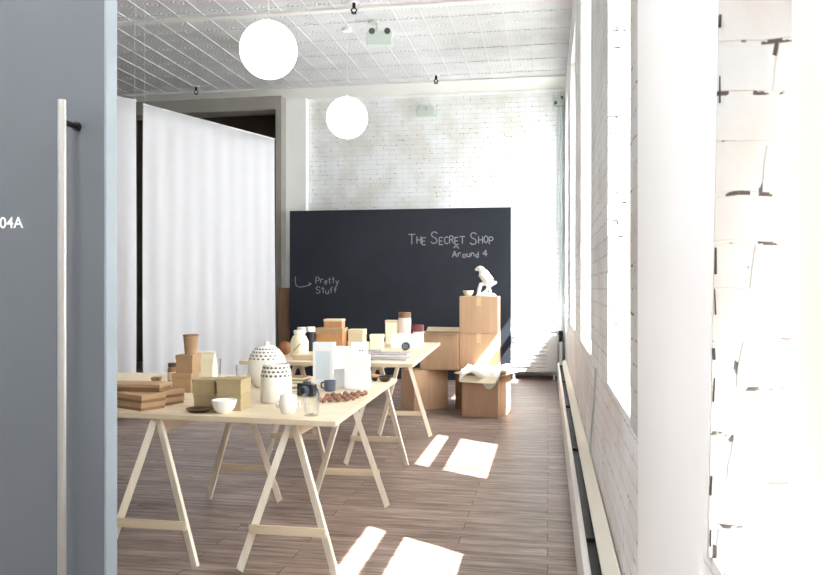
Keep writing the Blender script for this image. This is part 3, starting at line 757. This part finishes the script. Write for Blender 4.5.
bm = bmesh.new(); bm_lathe(bm, [(0, 0), (.04, 0), (.062, .014), (.064, .02), (.06, .02), (.038, .008), (0, .007)], 32); obj('dish_plate', bm, M['brown_dark'], t, True)
bm = bmesh.new(); bm_lathe(bm, [(.06, .0185), (.065, .0185), (.065, .0215), (.06, .0215), (.06, .0185)], 32); obj('rim', bm, M['kraft_brown'], t, True)
# pierced white ceramics
def pierced(parent, prof, z0, z1, rows, n):
    bm = bmesh.new()
    def R(z):
        for (r0, a), (r1, b) in zip(prof, prof[1:]):
            if a <= z <= b and b > a: return r0+(r1-r0)*(z-a)/(b-a)
        return prof[-1][0]
    for k in range(rows):
        z = z0+(z1-z0)*(k+.5)/rows
        for j in range(n):
            a = 2*PI*(j+.5*(k % 2))/n; r = R(z)
            tb = bmesh.new(); bmesh.ops.create_uvsphere(tb, u_segments=8, v_segments=6, radius=(z1-z0)/rows*.42)
            bmesh.ops.scale(tb, vec=(.18, 1.0, .8), verts=tb.verts); bmesh.ops.rotate(tb, matrix=Matrix.Rotation(a, 3, 'Z'), verts=tb.verts)
            bmesh.ops.translate(tb, vec=(r*math.cos(a), r*math.sin(a), z), verts=tb.verts); join(bm, tb)
    return obj('pierced_band', bm, M['pierced'], parent, True)
t = thing('lantern_jar', 'large round white lantern with a pierced domed top, behind the pierced jar', 'lantern', (-1.785, 4.80, T1))
pr = [(0, 0), (.075, 0), (.10, .03), (.122, .10), (.122, .16), (.105, .21), (.075, .245), (.05, .262), (0, .268)]
bm = bmesh.new(); bm_lathe(bm, pr, 40); obj('lantern_body', bm, M['ceramic'], t, True); pierced(t, pr[1:], .175, .255, 4, 22)
bm = bmesh.new(); bm_lathe(bm, [(0, .266), (.018, .266), (.022, .28), (.012, .292), (0, .294)], 20); obj('knob', bm, M['ceramic'], t, True)
t = thing('pierced_jar', 'tall white jar with a dark pierced band, beside the olive boxes', 'jar', (-1.50, 4.18, T1))
pr = [(0, 0), (.078, 0), (.086, .012), (.089, .09), (.084, .16), (.074, .2), (.07, .212)]
bm = bmesh.new(); bm_lathe(bm, pr+[(.064, .212), (.066, .19), (.075, .1), (.07, .02), (0, .016)], 40); obj('jar_body', bm, M['ceramic'], t, True); pierced(t, pr[1:], .140, .205, 3, 20)
# white pot with ring handles at the front
t = thing('lidded_pot', 'small white lidded pot at the front edge right of the pierced jar', 'pot', (-1.30, 3.80, T1))
pr = [(0, 0), (.03, 0), (.036, .006), (.046, .04), (.044, .075), (.04, .083), (0, .085)]
bm = bmesh.new(); bm_lathe(bm, pr, 32); obj('pot_body', bm, M['ceramic'], t, True)
bm = bmesh.new(); bm_lathe(bm, [(0, .084), (.043, .084), (.04, .094), (.02, .102), (.007, .105), (.011, .116), (0, .12)], 32); obj('lid', bm, M['ceramic'], t, True)
for sx in (-1, 1):
    bm = bmesh.new(); bm_tube(bm, [(sx*.044, 0, .06), (sx*.06, 0, .06), (sx*.062, 0, .035), (sx*.045, 0, .03)], .004, 8); obj('handle', bm, M['ceramic'], t, True)
def tumbler(label, loc, r, h):
    t = thing('glass_tumbler', label, 'glass', loc, 0, 'clear glass tumblers')
    bm = bmesh.new(); bm_lathe(bm, [(0, 0), (r*.86, 0), (r, h), (r*.95, h), (r*.8, h*.07), (0, h*.06)], 32); obj('glass_wall', bm, M['glass'], t, True)
    bm = bmesh.new(); bm_lathe(bm, [(r*.945, h-.001), (r*1.01, h-.001), (r*1.01, h+.002), (r*.945, h+.002), (r*.945, h-.001)], 32); obj('rim', bm, M['glass'], t, True)
tumbler('clear glass tumbler at the front edge, right of the small white pot', (-1.165, 3.76, T1), .043, .105)
tumbler('clear glass tumbler at the back left, before the wide curtain', (-2.33, 5.22, T1), .045, .13)
tumbler('shorter clear glass tumbler left of the white lantern', (-2.08, 5.12, T1), .05, .10)
# camera
t = thing('camera', 'black compact camera lying on the near table before the white bags', 'camera', (-1.40, 4.43, T1), -.35)
obj('camera_body', bx(-.058, .058, -.022, .022, 0, .072, .006), M['black'], t)
bm = bmesh.new(); bm_cyl(bm, (.005, -.022, .035), (.005, -.052, .035), .028, .026); ln = obj('lens', bm, M['slate'], t, True)
bm = bmesh.new(); bm_cyl(bm, (.005, -.0525, .035), (.005, -.0515, .035), .018); obj('front_glass', bm, M['black'], ln, True)
obj('viewfinder', bx(-.02, .02, -.016, .016, .071, .088, .004), M['slate'], t)
bm = bmesh.new(); bm_cyl(bm, (.042, 0, .071), (.042, 0, .08), .008); obj('shutter_button', bm, M['steel'], t, True)
bm = bmesh.new(); bm_tube(bm, [(.058, 0, .06), (.075, .005, .04), (.085, .0, .008), (.10, -.02, .006)], .004, 8); obj('strap', bm, M['black'], t, True)
# slate mug
t = thing('mug', 'small slate-blue mug between the camera and the white bags', 'mug', (-1.325, 4.66, T1))
bm = bmesh.new(); bm_lathe(bm, [(0, 0), (.03, 0), (.036, .012), (.037, .066), (.033, .066), (.032, .012), (0, .008)], 32); obj('mug_wall', bm, M['slate'], t, True)
bm = bmesh.new(); bm_tube(bm, [(-.034, 0, .055), (-.055, 0, .05), (-.055, 0, .022), (-.034, 0, .016)], .005, 8); obj('handle', bm, M['slate'], t, True)
# white gift bags / boxes
def gift_bag(label, loc, w, d_, h, rz, front, leaf=False, dots=False, handles=True, mat='white_card'):
    t = thing('gift_bag', label, 'bag', loc, rz)
    bm = bmesh.new(); k = .0015
    bx(-w/2, w/2, -d_/2, d_/2, 0, k, 0, bm)
    for a in ((-w/2, w/2, -d_/2, -d_/2+k), (-w/2, w/2, d_/2-k, d_/2), (-w/2, -w/2+k, -d_/2, d_/2), (w/2-k, w/2, -d_/2, d_/2)): bx(*a, 0, h, 0, bm)
    obj('bag_body', bm, M[mat], t)
    if front: obj('front_label', bx(-w*.36, w*.36, -d_/2-.001, -d_/2, h*.12, h*.8), M[front], t)
    if leaf:
        bm = bmesh.new(); rr = random.Random(3)
        for k2 in range(9): bm_ball(bm, (w*(-.2+.05*k2), -d_/2-.001, h*(.12+.02*k2+rr.uniform(0, .2))), .016, (1, .06, 1.5), 10)
        obj('leaf_print', bm, M['green_leaf'], t, True)
    if dots:
        bm = bmesh.new()
        for a in range(3):
            for b_ in range(2): bm_box(bm, (w*(.15+.2*b_), -d_/2-.001, h*(.5+.15*a)), (.009, .0015, .009))
        obj('dot_pattern', bm, M['ink'], t)
    if handles:
        for sy in (-1, 1):
            bm = bmesh.new(); bm_tube(bm, [(-w*.22, sy*(d_/2-.004), h-.01), (-w*.2, sy*(d_/2-.004), h+.035), (w*.2, sy*(d_/2-.004), h+.035), (w*.22, sy*(d_/2-.004), h-.01)], .0022, 6); obj('handle', bm, M['tissue'], t, True)
gift_bag('white gift bag with a pale blue front, behind the slate-blue mug', (-1.465, 5.02, T1), .135, .09, .275, .05, 'blue_card', handles=False)
gift_bag('plain white gift bag standing between the blue-fronted bag and the boxy one', (-1.36, 5.08, T1), .09, .07, .245, -.05, None, handles=False)
gift_bag('boxy white gift bag closest to the reddish-brown nuggets', (-1.185, 4.80, T1), .145, .10, .215, .0, None, handles=False)
t = thing('greeting_card', 'white folded card with a pale green leaf print beside the slate mug', 'card', (-1.318, 4.85, T1), -.1)
for s in (-1, 1):
    bm = bmesh.new(); bm_box(bm, (0, s*.015, .06), (.07, .0015, .12), Matrix.Rotation(s*.24, 3, 'X')); obj('card_leaf', bm, M['white_card'], t)
bm = bmesh.new(); rr = random.Random(8)
for k2 in range(7): bm_ball(bm, (rr.uniform(-.022, .022), -.019-.006*rr.random(), rr.uniform(.02, .08)), .010, (1, .12, 1.6), 8)
for v in bm.verts: v.co.y = -.0275+v.co.z*.245-.001
obj('leaf_print', bm, M['green_leaf'], t, True)
gift_bag('white gift bag printed with dark dots, behind the boxy white bag', (-1.27, 5.20, T1), .10, .07, .265, -.08, None, dots=True, handles=False)
# reddish-brown nuggets
pts = []
rr = random.Random(11); guard = 0
while len(pts) < 30 and guard < 6000:
    guard += 1
    a = rr.random(); x = -1.235+.135*a+rr.uniform(-.03, .03); y = 4.27+.16*a+rr.uniform(-.13, .13)
    r = rr.uniform(.014, .02)
    if (abs(x+1.325) > .06 or abs(y-4.66) > .06) and all((x-p[0])**2+(y-p[1])**2 > (r+p[2])**2*1.02 for p in pts): pts.append((x, y, r))
base = None
for x, y, r in pts:
    if base is None:
        bm = bmesh.new(); bmesh.ops.create_icosphere(bm, subdivisions=2, radius=1)
        for v in bm.verts: v.co *= 1+.10*math.sin(v.co.x*5+v.co.y*3)+.06*math.cos(v.co.z*7)
        base = obj('nugget', bm, M['nugget'], None, True)
        tag(base, 'small reddish-brown nugget in the loose spread before the white bags', 'nugget', 'reddish-brown nuggets on the near table')
        o = base
    else:
        o = base.copy(); COL.objects.link(o)
    mz = min(v.co.z for v in base.data.vertices)
    s = (r*.9, r*.9, r*.75); o.scale = s; o.location = (x, y, T1-mz*s[2]); o.rotation_euler = (0, 0, rr.uniform(0, 6))
# books between the lantern and the bags
def book(label, loc, size, rz, cover, group='small books on the near table'):
    w, d_, h = size; t = thing('book', label, 'book', loc, rz, group)
    bm = bmesh.new(); bx(-w/2, w/2, -d_/2, d_/2, 0, .003, .001, bm); bx(-w/2, w/2, -d_/2, d_/2, h-.003, h, .001, bm); bx(-w/2, -w/2+.003, -d_/2, d_/2, 0, h, .001, bm)
    obj('cover', bm, M[cover], t); obj('pages', bx(-w/2+.003, w/2-.006, -d_/2+.005, d_/2-.005, .003, h-.003), M['cream_paper'], t)
book('dark-covered book lying between the lantern and the blue-fronted bag', (-1.66, 5.05, T1), (.16, .12, .022), .1, 'brown_dark')
book('tan book lying on the dark-covered book', (-1.665, 5.05, T1+.0225), (.15, .11, .02), -.1, 'kraft')
book('grey book lying just behind the camera, left of the slate mug', (-1.53, 4.66, T1), (.14, .10, .018), .25, 'paper_grey')
# small bowls at the far right corner of the near table
bowl('small dark green bowl at the far right corner of the near table', (-1.105, 5.30, T1), .042, .03, 'bowl_dark')
bowl('small tan bowl beside the dark green bowl, in front of the far table', (-1.185, 5.31, T1), .034, .032, 'bowl_tan')
bowl('tiny black bowl in front of the small tan bowl', (-1.165, 5.21, T1), .024, .024, 'black')
bowl('second dark bowl in front of the dark green one', (-1.09, 5.19, T1), .04, .026, 'brown_dark')

# far table
carton('wide orange-brown box under the narrower one, before the blackboard', (-1.86, 6.60, T2), (.245, .18, .20), .0, 'orange', 'kraft')
carton('narrow orange-brown box topping the wide orange-brown one', (-1.835, 6.60, T2+.2006), (.165, .14, .075), .05, 'orange', 'kraft_edge')
carton('pale tan box right of the orange-brown boxes on the far table', (-1.65, 6.68, T2), (.14, .12, .185), -.05, 'kraft_edge', 'kraft_edge')
carton('low cream box to the right of the pale tan box', (-1.51, 6.85, T2), (.12, .10, .13), .05, 'cream_paper', 'cream_paper')
t = thing('labelled_jar', 'cream jar with a sketched label, above the books on the far table', 'jar', (-1.945, 5.96, T2))
bm = bmesh.new(); bm_lathe(bm, [(0, 0), (.062, 0), (.07, .012), (.072, .12), (.055, .16), (.042, .172), (.042, .185), (0, .185)], 36); obj('jar_body', bm, M['cream_paper'], t, True)
bm = bmesh.new(); bm_lathe(bm, [(0, .184), (.046, .184), (.046, .208), (.04, .212), (0, .212)], 30); obj('lid', bm, M['tissue'], t, True)
bm = bmesh.new()
for k2 in range(5): bm_box(bm, (-.02+.011*k2, -.0705, .055+.012*k2), (.016, .004, .008), Matrix.Rotation(.7, 3, 'Y'), .001)
obj('label_sketch', bm, M['pierced'], t)
bm = bmesh.new(); bm_ball(bm, (0, 0, .055), .055, (1, 1, 1), 28)
t = thing('wooden_ball', 'amber brown ball left of the labelled cream jar', 'ball', (-2.12, 6.12, T2)); obj('ball_body', bm, M['amber'], t, True)
def capjar(label, loc, r, h, mat, lid, lidh=.25, group=None):
    t = thing('lidded_jar', label, 'jar', loc, 0, group)
    hb = h*(1-lidh)
    bm = bmesh.new(); bm_lathe(bm, [(0, 0), (r*.95, 0), (r, .008), (r, hb-.01), (r*.9, hb), (0, hb)], 32); obj('jar_body', bm, M[mat], t, True)
    bm = bmesh.new(); bm_lathe(bm, [(0, hb), (r*.98, hb), (r*.98, h-.004), (r*.92, h), (0, h)], 32); obj('lid', bm, M[lid], t, True)
capjar('dark jar with a white lid behind the amber ball', (-2.13, 6.62, T2), .05, .20, 'black', 'tissue')
capjar('shorter dark jar with a white lid next to the orange-brown boxes', (-2.02, 6.50, T2), .04, .21, 'black', 'tissue', .2)
carton('low square cream box at the front edge of the far table, below the labelled jar', (-1.80, 5.72, T2), (.20, .14, .04), 0, 'kraft_edge', 'kraft_edge')
carton('tall beige box left of the brown-lidded jar, before the blackboard', (-1.485, 7.40, T2), (.115, .10, .235), .0, 'cream_paper', 'kraft_edge', lidh=.1)
capjar('tall pale jar with a brown lid on the far table', (-1.362, 7.42, T2), .062, .31, 'pink', 'kraft_brown', .17)
capjar('pale jar with a maroon lid at the far right corner of the far table', (-1.235, 7.45, T2), .055, .19, 'pink', 'maroon', .35)
carton('low white box at the right side of the far table, before the jars', (-1.285, 7.05, T2), (.26, .14, .12), .0, 'white_card', 'white_card')
t = thing('round_lens', 'black round lens lying on its side before the low white box', 'lens', (-1.225, 6.72, T2))
bm = bmesh.new(); bm_cyl(bm, (0, -.02, .036), (0, .03, .036), .035, seg=28); obj('barrel', bm, M['black'], t, True)
bm = bmesh.new(); bm_cyl(bm, (0, -.023, .036), (0, -.019, .036), .026, seg=28); obj('front_glass', bm, M['slate'], t, True)
def sheet(label, loc, size, rz, mat, lines=4):
    w, d_ = size; t = thing('paper_stack', label, 'papers', loc, rz, 'printed papers on the far table')
    obj('paper_pile', bx(-w/2, w/2, -d_/2, d_/2, 0, .012, .001), M[mat], t)
    bm = bmesh.new()
    for k2 in range(lines): bx(-w*.38, w*.38*(1-.12*k2), -d_*.35+k2*d_*.18, -d_*.35+k2*d_*.18+.012, .012, .0126, 0, bm)
    obj('print', bm, M['paper_grey'], t)
sheet('light grey printed papers at the front right edge of the far table', (-1.20, 5.86, T2), (.30, .22), .03, 'paper_print')
sheet('darker grey printed papers left of the light grey ones, behind the boxy bag', (-1.52, 5.92, T2), (.26, .22), -.06, 'paper_grey', 2)
sheet('printed papers in the middle of the far table, before the black lens', (-1.30, 6.32, T2), (.36, .24), .02, 'paper_print')
sheet('printed papers left of the black lens, by the low cream box', (-1.52, 6.50, T2), (.22, .2), .1, 'paper_print', 3)

# ------------------------------------------------------------------ light
w = bpy.data.worlds.new('daylight'); SC.world = w; w.use_nodes = True
bg = w.node_tree.nodes['Background']; bg.inputs[0].default_value = (.95, .975, 1.0, 1); bg.inputs[1].default_value = 7.0
def light(name, typ, loc, rot, energy, **kw):
    l = bpy.data.lights.new(name, typ); l.energy = energy
    for k2, v in kw.items(): setattr(l, k2, v)
    o = bpy.data.objects.new(name, l); COL.objects.link(o); o.location = loc; o.rotation_euler = rot; return o
sd = Vector((-.727, .46, -1)).normalized()
s = light('sun', 'SUN', (6, -3, 8), (0, 0, 0), 16, angle=math.radians(.55), color=(1, .96, .9)); s.rotation_euler = sd.to_track_quat('-Z', 'Y').to_euler()
for i, (a, b) in enumerate(WIN):
    o = light('window_portal', 'AREA', (XO+.02, (a+b)/2, (SZ+HZ)/2), (0, PI/2, 0), 1, shape='RECTANGLE', size=HZ-SZ, size_y=b-a); o.data.cycles.is_portal = True


light('entry_fill', 'POINT', (-1.2, .3, 3.3), (0, 0, 0), 42, shadow_soft_size=.2, color=(1, 1, 1))  # unseen fill light, added to brighten the near pier and door
# ------------------------------------------------------------------ camera and view
cd = bpy.data.cameras.new('camera_view'); cam = bpy.data.objects.new('camera_view', cd); COL.objects.link(cam)
cam.location = (0, 0, 1.4); cam.rotation_euler = (PI/2, 0, math.radians(9.83)); cd.sensor_width = 36; cd.lens = 780/825*36; cd.clip_start = .05
SC.camera = cam
SC.view_settings.view_transform = 'Standard'; SC.view_settings.look = 'None'; SC.view_settings.gamma = 1; SC.view_settings.use_curve_mapping = False
SC.view_settings.exposure = 1.5
SC.cycles.max_bounces = 12; SC.cycles.diffuse_bounces = 8; SC.cycles.transparent_max_bounces = 24
SC.cycles.use_denoising = True
